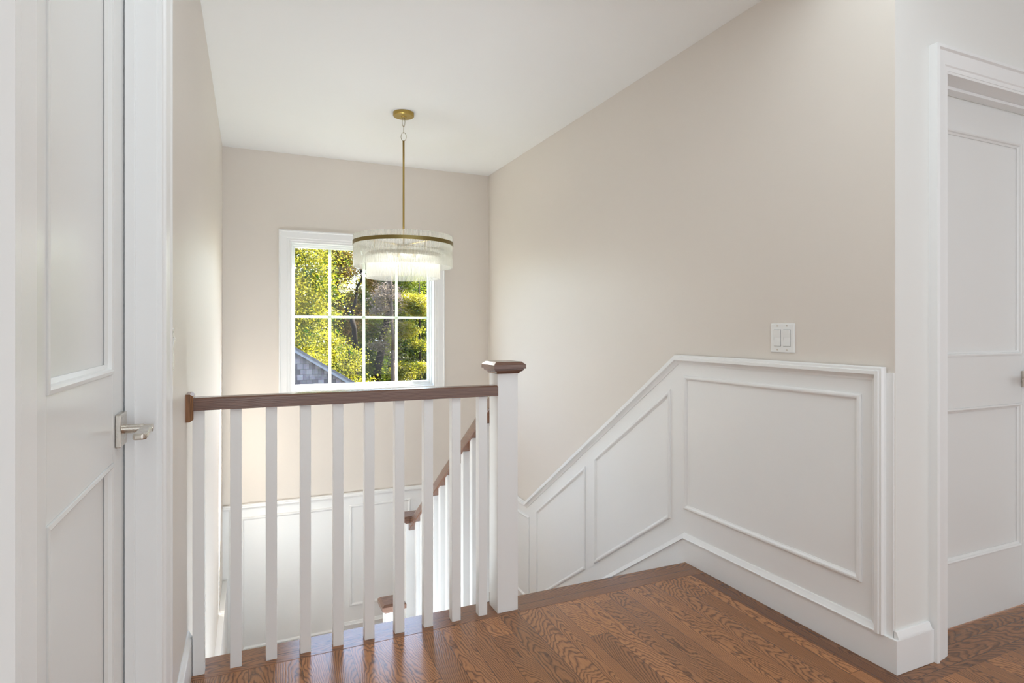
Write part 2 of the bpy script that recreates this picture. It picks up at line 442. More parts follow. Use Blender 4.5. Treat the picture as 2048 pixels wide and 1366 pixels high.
# order so that +u is outside: travel -y on top, then down, then +y, then up
def quad_r(ya, yb, zta, ztb, zba, zbb):    # ya nearest camera, yb far
    panel_r([(xf, yb, ztb), (xf, ya, zta), (xf, ya, zba), (xf, yb, zbb)])
quad_r(1.397, 2.322, 0.912, 0.912, 0.255, 0.255)
quad_r(2.424, 3.152, 0.833, 0.833-SL*0.728, 0.179, 0.179-SL*0.728)
quad_r(3.260, 3.968, 0.833-SL*0.836, 0.833-SL*1.544, 0.179-SL*0.836, 0.179-SL*1.544)
quad_r(4.090, 4.86, -0.300, -0.300, -0.940, -0.940)

# corner: return of the baseboard round the outside corner onto the door wall
bm = bmesh.new()
box(bm, XR-0.0175, YD-0.018, 0, 2.14, YD, 0.113)
prism(bm, [(YD-0.018, 0.113), (YD-0.016, 0.119), (YD-0.008, 0.137), (YD, 0.137), (YD, 0.113)], 'x', XR-0.006, 2.132)
o = obj('baseboard_right', bm, M_WHITE, bevel=0.0015); tag(o, 'white baseboard wrapping the corner beside the right door', 'baseboard', kind='structure')

# back wall wainscot
wb = empty('trim_6', (0.9, YB, -1)); tag(wb, 'white wainscot below the window on the back wall', 'wainscot', kind='structure')
yf = YB - WT
bm = bmesh.new(); box(bm, XL, yf, -2.9, xf, YB+0.001, KZ2-0.02); rel(obj('wainscot_board', bm, M_WHITE, wb), wb)
NB = (0, -1, 0)
# travel +x on top with normal -y: n x d = (0,-1,0)x(1,0,0) = (0,0,1) -> +u up
bm = bmesh.new()
sweep(bm, [(XL+0.002, yf, KZ2), (xf-0.024, yf, KZ2)], CHAIR, NB); rel(obj('chair_rail', bm, M_WHITE, wb), wb)
bm = bmesh.new()
sweep(bm, [(-0.146, yf, -0.80), (-0.146, yf, -0.236), (-0.115, yf, -0.236)], PANEL, NB); rel(obj('corner_moulding', bm, M_WHITE, wb), wb)
for xa, xb, zt, zb in ((-0.062, 0.632, -0.300, -1.310), (0.742, 1.250, -0.300, -1.125), (1.365, 1.86, -0.300, -0.940)):
    panel_r([(xa, yf, zt), (xb, yf, zt), (xb, yf, zb), (xa, yf, zb)], par=wb, n=NB)
for xa, xb, z in ((-0.155, 0.70, Z3), (0.70, 1.30, Z2), (1.30, xf, Z1)):
    bm = bmesh.new(); box(bm, xa, YB-0.018, z, xb, yf+0.001, z+0.113); rel(obj('baseboard', bm, M_WHITE, wb), wb)
    bm = bmesh.new(); sweep(bm, [(xa, yf, z+0.137), (xb, yf, z+0.137)], CAP, NB); rel(obj('base_cap', bm, M_WHITE, wb), wb)

# ledge along the left wall beside the winders
bm = bmesh.new(); box(bm, XL-0.001, 3.79, -1.9, -0.156, yf, -0.755)
o = obj('trim_7', bm, M_WHITE, bevel=0.002); tag(o, 'white ledge low on the left stairwell wall', 'ledge', kind='structure')

# left baseboard on the hall side
bm = bmesh.new()
box(bm, XL, 1.569, 0, XL+0.015, 2.235, 0.113)
prism(bm, [(XL, 0.113), (XL, 0.137), (XL+0.005, 0.137), (XL+0.012, 0.122), (XL+0.015, 0.119), (XL+0.015, 0.113)], 'y', 1.569, 2.235)
o = obj('baseboard_left', bm, M_WHITE, bevel=0.001); tag(o, 'white baseboard on the left wall ending at the railing', 'baseboard', kind='structure')

# ------------------------------------------------------------------ window
win = empty('window_1', (0.877, YB, WZ0)); tag(win, 'white framed window with eight panes at the stairwell end', 'window', kind='structure')
CASE = [(0, 0), (0, 0.022), (-0.010, 0.024), (-0.016, 0.017), (-0.060, 0.015), (-0.064, 0.012), (-0.078, 0.012), (-0.082, 0.008), (-0.090, 0.008), (-0.090, 0)]
bm = bmesh.new()
ox0, ox1, oz0, oz1 = WX0-0.09, WX1+0.09, WZ0-0.09, WZ1+0.09
sweep(bm, [(ox0, YB, oz1), (ox1, YB, oz1), (ox1, YB, oz0), (ox0, YB, oz0)], CASE, NB, closed=True)
rel(obj('window_casing', bm, M_WHITE, win), win)
def frame_box(bm, x0, x1, z0, z1, w, y0, y1, wb=None):
    wb = wb or w
    for (a, b, c, d) in ((x0, z0, x0+w, z1), (x1-w, z0, x1, z1), (x0+w, z0, x1-w, z0+wb), (x0+w, z1-w, x1-w, z1)):
        box(bm, a, y0, b, c, y1, d)
bm = bmesh.new()
frame_box(bm, WX0, WX1, WZ0, WZ1, 0.006, YB-0.006, YO)
frame_box(bm, WX0+0.006, WX1-0.006, WZ0+0.006, WZ1-0.006, 0.014, YB+0.045, YB+0.118)
rel(obj('window_frame', bm, M_EXT, win, bevel=0.0015), win)
GX0, GX1, GZ0, GZ1 = 0.324, 1.426, 0.692, 1.785
YG = YB + 0.085
bm = bmesh.new()
frame_box(bm, WX0+0.018, WX1-0.018, WZ0+0.018, WZ1-0.018, 0.016, YG-0.022, YG+0.03, 0.026)
rel(obj('sash', bm, M_EXT, win, bevel=0.002), win)
bm = bmesh.new(); box(bm, WX0+0.03, YG-0.002, WZ0+0.03, WX1-0.03, YG+0.002, WZ1-0.03)
rel(obj('pane', bm, M_PANE, win), win)
for k in range(1, 4):
    x = GX0 + (GX1-GX0)*k/4
    bm = bmesh.new(); prism(bm, [(x-0.011, YG+0.003), (x+0.011, YG+0.003), (x+0.011, YG+0.007), (x+0.006, YG+0.013), (x-0.006, YG+0.013), (x-0.011, YG+0.007)], 'z', GZ0-0.01, GZ1+0.01)
    rel(obj('muntin', bm, M_GRILLE, win), win)
zm = (GZ0+GZ1)/2
bm = bmesh.new(); prism(bm, [(YG+0.0036, zm-0.010), (YG+0.0036, zm+0.010), (YG+0.0075, zm+0.010), (YG+0.0124, zm+0.006), (YG+0.0124, zm-0.006), (YG+0.0075, zm-0.010)], 'x', GX0-0.01, GX1+0.01)
rel(obj('muntin', bm, M_GRILLE, win), win)
bm = bmesh.new(); prism(bm, [(YG+0.03, WZ0+0.02), (YO+0.03, WZ0-0.005), (YO+0.03, WZ0-0.03), (YG+0.03, WZ0-0.03)], 'x', WX0+0.006, WX1-0.006)
rel(obj('window_sill', bm, M_EXT, win), win)

# ------------------------------------------------------------------ panelled doors
def door_leaf(bm, w, h, t, panels, rec=0.011):
    """leaf in local coords: x 0..w, z 0..h, front face y=0 towards -y, t thick"""
    zs = [0.0]
    for (x0, x1, z0, z1) in panels: pass
    # core
    box(bm, 0, rec+0.001, 0, w, t, h)
    x0, x1 = panels[0][0], panels[0][1]
    box(bm, 0, 0, 0, x0, rec+0.002, h); box(bm, x1, 0, 0, w, rec+0.002, h)
    zz = 0.0
    for p in sorted(panels, key=lambda p: p[2]):
        box(bm, x0, 0, zz, x1, rec+0.002, p[2]); zz = p[3]
    box(bm, x0, 0, zz, x1, rec+0.002, h)
def sticking(bm, p, rec=0.011):
    x0, x1, z0, z1 = p
    PRF = [(0, -rec), (0, 0.0025), (-0.006, 0.0035), (-0.010, 0.001), (-0.012, -0.005), (-0.019, -0.009), (-0.019, -rec)]
    sweep(bm, [(x0, 0, z1), (x1, 0, z1), (x1, 0, z0), (x0, 0, z0)], PRF, (0, -1, 0), closed=True)

def handle(parent, loc, yaw, side):
    """lever handle; local: door face is y=0, outwards -y, lever points along x*side"""
    h = empty('door_handle', loc); h.rotation_euler = (0, 0, yaw); h.parent = parent
    bm = bmesh.new(); box(bm, -0.033, -0.010, -0.033, 0.033, 0.0, 0.033); obj('rosette', bm, M_NICKEL, h, bevel=0.002)
    bm = bmesh.new(); tube(bm, [(0, -0.008, 0), (0, -0.045, 0)], 0.0095, 20); tube(bm, [(0, -0.040, 0), (0, -0.062, 0)], 0.008, 20)
    obj('neck', bm, M_NICKEL, h, smooth=False)
    bm = bmesh.new()
    prism(bm, [(-0.010*side, -0.042), (-0.010*side, -0.060), (0.112*side, -0.066), (0.118*side, -0.060), (0.118*side, -0.044), (0.112*side, -0.042)], 'z', -0.006, 0.006)
    obj('lever', bm, M_NICKEL, h, bevel=0.003)
    return h

# right door
d1 = empty('door_1', (DX0, YD, 0)); tag(d1, 'white two panel door at the right edge of the hall', 'door', kind='structure')
bm = bmesh.new(); P = [(0.110, 0.675, 0.241, 0.828), (0.110, 0.675, 1.026, 1.893)]
W = DX1-DX0-0.006
door_leaf(bm, W, 2.018, 0.035, P)
lf = obj('door_leaf', bm, M_DOOR, d1, bevel=0.0015); lf.location = (0.003, 0.093, 0.008)
for p in P:
    bm = bmesh.new(); sticking(bm, p); o = obj('panel_moulding', bm, M_DOOR, lf)
DC = [(0, 0), (0, 0.028), (-0.012, 0.030), (-0.016, 0.022), (-0.060, 0.018), (-0.064, 0.014), (-0.078, 0.014), (-0.078, 0)]
bm = bmesh.new()
sweep(bm, [(2.140, YD, 0), (2.140, YD, 2.117), (DX1+0.085, YD, 2.117), (DX1+0.085, YD, 0)], [(u, v) for u, v in DC], NB)
rel(obj('door_casing', bm, M_WHITE, d1), d1)
bm = bmesh.new()
box(bm, DX0-0.012, YD-0.012, 0, DX0, YD+0.10, DZ+0.004); box(bm, DX1, YD-0.012, 0, DX1+0.012, YD+0.10, DZ+0.004); box(bm, DX0-0.012, YD-0.012, DZ, DX1+0.012, YD+0.10, DZ+0.014)
box(bm, DX0, YD+0.050, 0, DX0+0.012, YD+0.088, DZ); box(bm, DX1-0.012, YD+0.050, 0, DX1, YD+0.088, DZ); box(bm, DX0, YD+0.050, DZ-0.012, DX1, YD+0.088, DZ)
rel(obj('door_jamb', bm, M_WHITE, d1, bevel=0.001), d1)
handle(d1, (2.93-DX0, 0.093, 0.935), 0, -1)

# left door: leaf faces +x, so local -y -> +x  (yaw +90deg)
d2 = empty('door_2', (-0.246, LD0, 0)); tag(d2, 'white two panel door with a nickel lever at the left edge', 'door', kind='structure')
P2 = [(0.163, 0.575, 0.235, 0.870), (0.163, 0.575, 1.044, 1.90)]
bm = bmesh.new(); door_leaf(bm, LD1-LD0-0.003, 2.03, 0.035, P2)
lf2 = obj('door_leaf', bm, M_DOOR, d2, bevel=0.0015); lf2.rotation_euler = (0, 0, math.pi/2); lf2.location = (0, 0, 0.008)
for p in P2:
    bm = bmesh.new(); sticking(bm, p); obj('panel_moulding', bm, M_DOOR, lf2)
handle(d2, (0, 1.430-LD0, 0.935), math.pi/2, -1)
XFC = -0.163
# far side jamb with stop and moulded casing
bm = bmesh.new()
box(bm, -0.290, LD1+0.001, 0, -0.185, LD1+0.02, 2.06)                    # jamb
box(bm, -0.243, LD1-0.010, 0, -0.225, LD1+0.001, 2.05)                   # stop
box(bm, -0.290, LD0-0.02, 0, -0.232, LD0-0.001, 2.06)
box(bm, -0.290, LD0-0.02, 2.045, -0.185, LD1+0.02, 2.06)
rel(obj('door_jamb', bm, M_WHITE, d2, bevel=0.001), d2)
bm = bmesh.new()
prism(bm, [(XL-0.005, LD1+0.004), (-0.176, LD1+0.004), (-0.174, LD1+0.012), (-0.170, LD1+0.016), (-0.168, LD1+0.030), (-0.166, LD1+0.060), (-0.163, LD1+0.066), (-0.163, LD1+0.078), (XL-0.005, LD1+0.078)], 'z', 0, 2.13)
rel(obj('door_casing', bm, M_WHITE, d2), d2)
bm = bmesh.new()
prism(bm, [(-0.232, LD0-0.002), (-0.212, LD0-0.002), (-0.212, LD0-0.050), (-0.2135, LD0-0.052), (-0.212, LD0-0.054), (-0.212, LD0-0.066), (-0.206, LD0-0.072), (-0.206, LD0-0.088), (-0.232, LD0-0.088)], 'z', 0, 2.13)
rel(obj('door_casing', bm, M_WHITE, d2), d2)
bm = bmesh.new(); box(bm, -0.232, LD0-0.09, 2.05, -0.205, LD1+0.06, 2.13)
rel(obj('door_casing', bm, M_WHITE, d2), d2)

# ------------------------------------------------------------------ railing of the landing
rl = empty('landing_railing', (0.41, 2.22, 0))
tag(rl, 'white baluster railing with brown oak handrail across the landing edge', 'railing')
YR = 2.2175
BW = 0.0355
bx = [-0.155 + 0.1114*i for i in range(10)]
proto = None
for i, x in enumerate(bx):
    if proto is None:
        bm = bmesh.new(); box(bm, -BW/2, -BW/2, 0, BW/2, BW/2, 0.876)
        o = obj('baluster', bm, M_WHITE, rl, bevel=0.001); proto = o
    else:
        o = proto.copy(); C.objects.link(o)
    o.parent = rl; o.location = Vector((x, YR, 0.0)) - rl.location
bm = bmesh.new()
prism(bm, [(YR-0.030, 0.872), (YR+0.030, 0.872), (YR+0.030, 0.908), (YR+0.024, 0.914), (YR-0.024, 0.914), (YR-0.030, 0.908)], 'x', XL+0.018, 0.908)
rel(obj('handrail', bm, M_RAIL, rl, bevel=0.001), rl)
bm = bmesh.new()
vs0 = [(YR-0.048, 0.838), (YR+0.048, 0.838), (YR+0.048, 0.928), (YR-0.048, 0.928)]
A = [bm.verts.new((XL, y, z)) for y, z in vs0]; B = [bm.verts.new((XL+0.012, y, z)) for y, z in vs0]
Cc = [bm.verts.new((XL+0.021, YR+(y-YR)*0.86, 0.883+(z-0.883)*0.84)) for y, z in vs0]
bm.faces.new(A); bm.faces.new(Cc)
for i in range(4):
    bm.faces.new((A[i], B[i], B[(i+1) % 4], A[(i+1) % 4])); bm.faces.new((B[i], Cc[i], Cc[(i+1) % 4], B[(i+1) % 4]))
rel(obj('rosette', bm, M_ROSE, rl), rl)

def newel(parent, x0, y0, w, zb, zt, ov=0.025, caph=0.048):
    bm = bmesh.new(); box(bm, x0, y0, zb, x0+w, y0+w, zt-caph+0.002)
    p = rel(obj('newel_post', bm, M_WHITE, parent, bevel=0.002), parent)
    bm = bmesh.new(); cx, cy, h = x0+w/2, y0+w/2, w/2
    prev = None
    prof = [(h+0.004, -caph), (h+0.006, -caph+0.006), (h+0.014, -caph+0.010), (h+0.018, -caph+0.014), (h+0.018, -caph+0.018), (h+ov, -caph+0.020), (h+ov, -0.012), (h+ov-0.014, 0.0)]
    for r, z in prof:
        ring = [bm.verts.new((cx+sx*r, cy+sy*r, zt+z)) for sx, sy in ((-1, -1), (1, -1), (1, 1), (-1, 1))]
        if prev:
            for i in range(4): bm.faces.new((prev[i], prev[(i+1) % 4], ring[(i+1) % 4], ring[i]))
        else: bm.faces.new(ring[::-1])
        prev = ring
    bm.faces.new(prev)
    c = obj('newel_cap', bm, M_RAIL, p)
    return p
newel(rl, 0.906, 2.190, 0.0895, 0.0, 1.008)

# ------------------------------------------------------------------ upper stair flight
st = empty('staircase', (1.4, 3.0, -0.6)); tag(st, 'oak stairs descending from the landing along the right wall', 'staircase')
for i in range(1, 7):
    y0 = 2.288 + RUN*(i-1)
    bm = bmesh.new(); box(bm, 0.905, y0-0.002, -RISE*i-0.027, xf-0.0115, y0+RUN+0.02, -RISE*i)
    rel(obj('tread', bm, M_BORDER, st, bevel=0.004), st)
for i in range(1, 8):
    y0 = 2.288 + RUN*(i-1)
    bm = bmesh.new(); box(bm, 0.93, y0-0.008, -RISE*i, xf-0.0115, y0+0.008, -RISE*(i-1)-0.0275)
    rel(obj('riser', bm, M_WHITE, st), st)
bm = bmesh.new()
poly = [(2.285, -0.03)]
for i in range(1, 7):
    y0 = 2.288 + RUN*(i-1); poly += [(y0, -RISE*i-0.028), (y0+RUN, -RISE*i-0.028)]
poly += [(3.80, -1.60), (2.285, -0.58)]
prism(bm, poly, 'x', 0.930, 0.955)
rel(obj('stringer', bm, M_WHITE, st), st)
# winders / landings
PV = (0.97, 3.80)
for poly, z in (([(0.93, 3.79), (xf-0.012, 3.79), (xf-0.012, yf), (1.30, yf), PV], Z1), ([PV, (1.30, yf), (0.70, yf)], Z2), ([PV, (0.70, yf), (-0.155, yf), (-0.155, 3.72), (0.93, 3.72)], Z3)):
    bm = bmesh.new(); prism(bm, poly, 'z', z-0.03, z); rel(obj('winder_tread', bm, M_BORDER, st, bevel=0.003), st)
    bm = bmesh.new()
    cx = sum(p[0] for p in poly)/len(poly); cy = sum(p[1] for p in poly)/len(poly)
    prism(bm, [(cx+(p[0]-cx)*0.98, cy+(p[1]-cy)*0.98) for p in poly], 'z', z-0.22, z-0.03); rel(obj('winder_riser', bm, M_WHITE, st), st)
# lower flight
for i in range(1, 8):
    y1 = 3.72 - RUN*(i-1); z = Z3 - RISE*i
    if z < -2.85: break
    bm = bmesh.new(); box(bm, XL+0.002, y1-RUN-0.02, z-0.027, 0.88, y1, z); rel(obj('tread', bm, M_BORDER, st, bevel=0.004), st)
    bm = bmesh.new(); box(bm, XL+0.002, y1-0.008, z, 0.88, y1+0.008, z+RISE-0.028); rel(obj('riser', bm, M_WHITE, st), st)

# flight railing
fr = empty('stair_railing', (0.96, 3.0, -0.5))
tag(fr, 'sloping railing descending beside the stairs to a capped post', 'railing')
XF = 0.96
proto = None
def railz(y): return 0.705 - SL*(y-2.565)
for k in range(11):
    y = 2.352 + 0.1261*k
    i = int((y-2.288)/RUN)+1
    zb = -RISE*i; zt = railz(y)-0.055
    bm = bmesh.new(); box(bm, XF-BW/2, y-BW/2, zb, XF+BW/2, y+BW/2, zt+0.01)
    rel(obj('baluster', bm, M_WHITE, fr, bevel=0.001), fr)
bm = bmesh.new()
prism(bm, [(2.279, railz(2.279)), (2.279, railz(2.279)-0.056), (3.745, railz(3.745)-0.056), (3.745, railz(3.745))], 'x', XF-0.030, XF+0.030)
rel(obj('handrail', bm, M_RAILY, fr, bevel=0.004), fr)
newel(fr, 0.915, 3.745, 0.0895, Z3, -0.060)
lp = empty('lower_newel', (0.81, 3.5, Z3)); tag(lp, 'short white newel post with brown cap at the lower flight', 'newel post')
newel(lp, 0.728, 3.47, 0.0895, Z3-RISE, -0.47, ov=0.026, caph=0.055)

# ------------------------------------------------------------------ chandelier
CX, CY = 0.896, 3.734
ch = empty('chandelier', (CX, CY, ZC)); tag(ch, 'round two tier chandelier of glass rods on a brass stem', 'chandelier')
def cobj(n, bm, m, par=ch, **k): return rel(obj(n, bm, m, par, **k), ch) if par is ch else obj(n, bm, m, par, **k)
bm = bmesh.new()
R = lathe(bm, (CX, CY, ZC), [(0.0005, 0), (0.066, 0), (0.066, -0.020), (0.062, -0.024), (0.020, -0.025), (0.016, -0.030), (0.006, -0.031), (0.0005, -0.031)], 48)
cobj('canopy', bm, M_BRASS, smooth=False)
def link(bm, c, w, h, r, rot):
    pts = []; n = 20
    for i in range(n+1):
        t = 2*math.pi*i/n
        x = math.cos(t)*w; z = math.sin(t)*h
        pts.append((c[0]+x*math.cos(rot), c[1]+x*math.sin(rot), c[2]+z))
    tube(bm, pts, r, 8, caps=False)
for (z, w, h, rot) in ((ZC-0.058, 0.0085, 0.030, -0.3), (ZC-0.104, 0.008, 0.026, 1.3), (ZC-0.152, 0.0165, 0.028, -0.35)):
    bm = bmesh.new(); link(bm, (CX, CY, z), w, h, 0.0017, rot); cobj('chain_link', bm, M_CHAIN, smooth=True)
bm = bmesh.new(); tube(bm, [(CX, CY, ZC-0.178), (CX, CY, 1.66)], 0.0062, 16); cobj('stem', bm, M_BRASS, smooth=True)
RO, RI = 0.308, 0.228
ZO0, ZO1, ZI0, ZI1 = 1.533, 1.727, 1.461, 1.640
# hub with spokes
bm = bmesh.new()
lathe(bm, (CX, CY, 1.660), [(0.0005, 0.02), (0.02, 0.02), (0.045, 0.0), (0.045, -0.03), (0.0005, -0.03)], 32)
for k in range(4):
    a = k*math.pi/2 + 0.4
    tube(bm, [(CX, CY, 1.676), (CX+RO*0.97*math.cos(a), CY+RO*0.97*math.sin(a), 1.682)], 0.004, 8)
    tube(bm, [(CX+RI*0.96*math.cos(a), CY+RI*0.96*math.sin(a), 1.682), (CX+RI*0.96*math.cos(a), CY+RI*0.96*math.sin(a), 1.61)], 0.003, 8)
cobj('hub', bm, M_BRASS)
bm = bmesh.new(); ring_band(bm, (CX, CY, 0), RO+0.0045, RO+0.0075, 1.669, 1.692); ro = cobj('upper_band', bm, M_BRASSD)
bm = bmesh.new(); ring_band(bm, (CX, CY, 0), RI+0.0045, RI+0.0075, 1.594, 1.618); cobj('lower_band', bm, M_BRASSD)
# small brass studs that hold the rods on the upper band
for k in range(24):
    a = 2*math.pi*(k//2)/12 + (0.055 if k % 2 else -0.055) - 1.45
    bm = bmesh.new(); r = RO+0.0105
    tube(bm, [(CX+(RO-0.009)*math.cos(a), CY+(RO-0.009)*math.sin(a), 1.681), (CX+r*math.cos(a), CY+r*math.sin(a), 1.681)], 0.0025, 8)
    o = obj('stud', bm, M_BRASS, ro); o.matrix_parent_inverse = Matrix.Translation(-ch.location)
# glass rods
def rod_bm(bm, x, y, z0, z1, r=0.0041):
    tube(bm, [(x, y, z0), (x, y, z1)], r, 8)
rods = []
NO, NI = 224, 164
for n_, rr, z0, z1 in ((NO, RO, ZO0, ZO1), (NI, RI, ZI0, ZI1)):
    for k in range(n_):
        a = 2*math.pi*k/n_; rods.append((CX+rr*math.cos(a), CY+rr*math.sin(a), z0, z1))
rods.sort(key=lambda r: (r[0]**2+r[1]**2))
meshes = {}
for r in rods[:100]:
    L = round(r[3]-r[2], 4)
    if L not in meshes:
        bm = bmesh.new(); rod_bm(bm, 0, 0, 0, L)
        o = obj('glass_rod', bm, M_ROD, ch, smooth=True); meshes[L] = o
    else:
        o = meshes[L].copy(); C.objects.link(o)
    o.parent = ch; o.location = Vector((r[0], r[1], r[2])) - ch.location
bm = bmesh.new()
for r in rods[100:]: rod_bm(bm, *r)
o = cobj('glass_rods', bm, M_ROD, smooth=True); o['kind'] = 'stuff'
M_BULB = emis('warm frosted bulb', (255, 226, 180), 6)
for k in range(4):
    a = k*math.pi/2 + 0.2; r = 0.075
    c = (CX+r*math.cos(a), CY+r*math.sin(a), 1.585)
    bm = bmesh.new(); lathe(bm, c, [(0.0005, 0.05), (0.011, 0.05), (0.012, 0.02), (0.0005, 0.02)], 16)
    tube(bm, [(c[0], c[1], 1.63), (CX+0.03*math.cos(a), CY+0.03*math.sin(a), 1.645)], 0.004, 8)
    sk = cobj('socket', bm, M_BRASS)
    bm = bmesh.new(); lathe(bm, c, [(0.009, 0.02), (0.016, 0.005), (0.021, -0.012), (0.019, -0.026), (0.010, -0.035), (0.0005, -0.037)], 20)
    o = obj('bulb', bm, M_BULB, sk, smooth=True); o.matrix_parent_inverse = Matrix.Translation(-ch.location)

# ------------------------------------------------------------------ switches
def switch(name, loc, yaw, gangs, label, w):
    r = empty(name, loc); r.rotation_euler = (0, 0, yaw); tag(r, label, 'light switch')
    bm = bmesh.new(); box(bm, -w/2, -0.006, -0.0585, w/2, 0.0, 0.0585); obj('cover_plate', bm, M_SWITCH, r, bevel=0.003)
    for g in range(gangs):
        x = (g-(gangs-1)/2)*0.046
        bm = bmesh.new(); box(bm, x-0.0172, -0.0064, -0.0338, x+0.0172, -0.0055, 0.0338); obj('rocker_gap_shade', bm, M_SHADOW, r)  # dark sheet painted as the shade in the gap round the rocker
        bm = bmesh.new()
        prism(bm, [(-0.005, -0.033), (-0.0085, -0.033), (-0.0075, 0.0), (-0.0115, 0.033), (-0.005, 0.033)], 'x', x-0.0163, x+0.0163)
        obj('rocker', bm, M_SWITCH, r, bevel=0.001)
        for z in (-0.048, 0.048):
            bm = bmesh.new(); tube(bm, [(x, -0.006, z), (x, -0.0072, z)], 0.0032, 12); obj('screw', bm, M_NICKEL, r)
    return r
switch('light_switch', (XR, 1.737, 1.104), -math.pi/2, 2, 'white double rocker light switch on the beige right wall', 0.116)
switch('light_switch', (XL, 1.768, 1.085), math.pi/2, 1, 'white switch plate on the left wall just beyond the door casing', 0.074)

# ------------------------------------------------------------------ outside
def W(px, py, Y):
    """a point at distance Y beyond the viewer along the direction of picture point (px, py)"""
    th = math.atan((px-1024)/1184) + math.radians(23.87)
    X = Y*math.tan(th); dep = X*math.sin(math.radians(23.87)) + Y*math.cos(math.radians(23.87))
    return Vector((X, Y, H - (py-658)/1184*dep))
ZG = -3.3
bm = bmesh.new(); box(bm, -40, YO+0.3, ZG-0.1, 60, 90, ZG)
o = obj('ground', bm, M_GRASS); tag(o, 'grassy ground outside beyond the window', 'ground', kind='structure')

# neighbouring shingled gable
a = W(588, 699, 11.5); b = W(707, 769, 11.5); sl = (a.z-b.z)/(b.x-a.x)
pk = -1.9; zp = a.z + (a.x-pk)*sl; xe = b.x+0.5; ze = b.z-0.5*sl
gb = empty('gable_house', (pk, 11.5, ZG)); tag(gb, 'grey shingled gable roof house outside the lower left of the window', 'house')
bm = bmesh.new(); prism(bm, [(pk, zp), (xe-0.3, ze+0.3*sl), (xe-0.3, ZG), (2*pk-xe+0.3, ZG), (2*pk-xe+0.3, ze+0.3*sl)], 'y', 11.5, 16.5); rel(obj('shingle_wall', bm, M_SHINGLE, gb), gb)
for s in (1, -1):
    bm = bmesh.new()
    f = (lambda x: x) if s == 1 else (lambda x: 2*pk-x)
    prism(bm, [(f(pk), zp+0.06), (f(xe), ze+0.06), (f(xe), ze+0.02), (f(pk), zp+0.02)], 'y', 11.38, 16.7); rel(obj('roof_slope', bm, M_ROOF, gb), gb)
    bm = bmesh.new()
    prism(bm, [(f(pk), zp+0.025), (f(xe), ze+0.025), (f(xe), ze-0.045), (f(pk), zp-0.045)], 'y', 11.40, 11.50); rel(obj('rake_board', bm, M_RAKE, gb), gb)

def leaves(name, blobs, n, size, m, parent, seed, droop=0.0, squash=1.0):
    rnd = random.Random(seed); verts = []; faces = []
    tot = sum(b[1][0]*b[1][1]*b[1][2] for b in blobs)
    for c, r in blobs:
        k = max(20, int(n*r[0]*r[1]*r[2]/tot))
        ncl = max(6, k//45)
        cl = []
        for _ in range(ncl):
            u = Vector((rnd.gauss(0, 1), rnd.gauss(0, 1), rnd.gauss(0, 1))).normalized()*(rnd.uniform(0.35, 1.0))
            cl.append(Vector((c[0]+u.x*r[0], c[1]+u.y*r[1], c[2]+u.z*r[2])))
        for i in range(k):
            cc = cl[i % ncl]; sp = 0.16*(r[0]+r[2])/2+0.05
            p = cc + Vector((rnd.gauss(0, sp), rnd.gauss(0, sp), rnd.gauss(0, sp*0.6*squash)))
            s = size*rnd.uniform(0.6, 1.3)
            d = Vector((rnd.gauss(0, 1), rnd.gauss(0, 1), rnd.gauss(-droop, 0.7))).normalized()
            q = d.cross(Vector((rnd.gauss(0, 1), rnd.gauss(0, 1), rnd.gauss(0, 1)))).normalized()
            nn = d.cross(q)
            i0 = len(verts)
            verts += [p, p+d*s*0.5+q*s*0.32+nn*s*0.08, p+d*s, p+d*s*0.5-q*s*0.32+nn*s*0.08]
            faces += [(i0, i0+1, i0+2), (i0, i0+2, i0+3)]
    me = bpy.data.meshes.new(name); me.from_pydata([tuple(v) for v in verts], [], faces); me.update()
    me.materials.append(m); o = bpy.data.objects.new(name, me); C.objects.link(o); o.parent = parent
    rel(o, parent); return o

def branches(name, segs, m, parent):
    bm = bmesh.new()
    for pts, rads in segs:
        tube(bm, pts, rads, 8)
    return rel(obj(name, bm, m, parent, smooth=True), parent)

def wob(a, b, n, amp, rnd, r0, r1):
    a, b = Vector(a), Vector(b); pts = []; rad = []
    for i in range(n+1):
        t = i/n; p = a.lerp(b, t)
        if 0 < i < n: p = p + Vector((rnd.gauss(0, amp), rnd.gauss(0, amp), rnd.gauss(0, amp*0.5)))
        pts.append(p); rad.append(r0+(r1-r0)*t)
    return pts, rad

L_YEL = leafmat('yellow green leaves', [(26, 70, 8), (60, 124, 14), (98, 156, 18), (176, 188, 26), (216, 200, 60)], 0.55)
L_ORA = leafmat('orange olive leaves', [(104, 132, 24), (156, 160, 30), (216, 180, 36), (226, 170, 62), (214, 150, 84)], 0.5)
L_GRN = leafmat('fresh green leaves', [(48, 88, 16), (88, 134, 24), (136, 168, 34), (190, 192, 52)], 0.5)
L_OLV = leafmat('dark olive leaves', [(60, 84, 18), (104, 124, 24), (160, 158, 34), (206, 178, 56)], 0.4)
L_EVG = leafmat('evergreen needles', [(18, 36, 16), (28, 50, 20), (46, 66, 22), (104, 104, 24)], 0.25)
L_GRY = leafmat('dry grey brown twigs', [(150, 132, 122), (176, 160, 148), (128, 104, 96), (110, 100, 60)], 0.3)

def tree(name, label, base, trunk, blobs, n, size, lm, bark, seed, extra=None, droop=0.0, squash=1.0):
    t = empty(name, (base[0], base[1], ZG)); tag(t, label, 'tree' if 'tree' in name else 'shrub', 'trees beyond the window')
    if trunk: branches('trunk', trunk, bark, t)
    leaves('foliage', blobs, n, size, lm, t, seed, droop, squash)
    if extra: branches('branch', extra, bark, t)
    return t
rnd = random.Random(3)
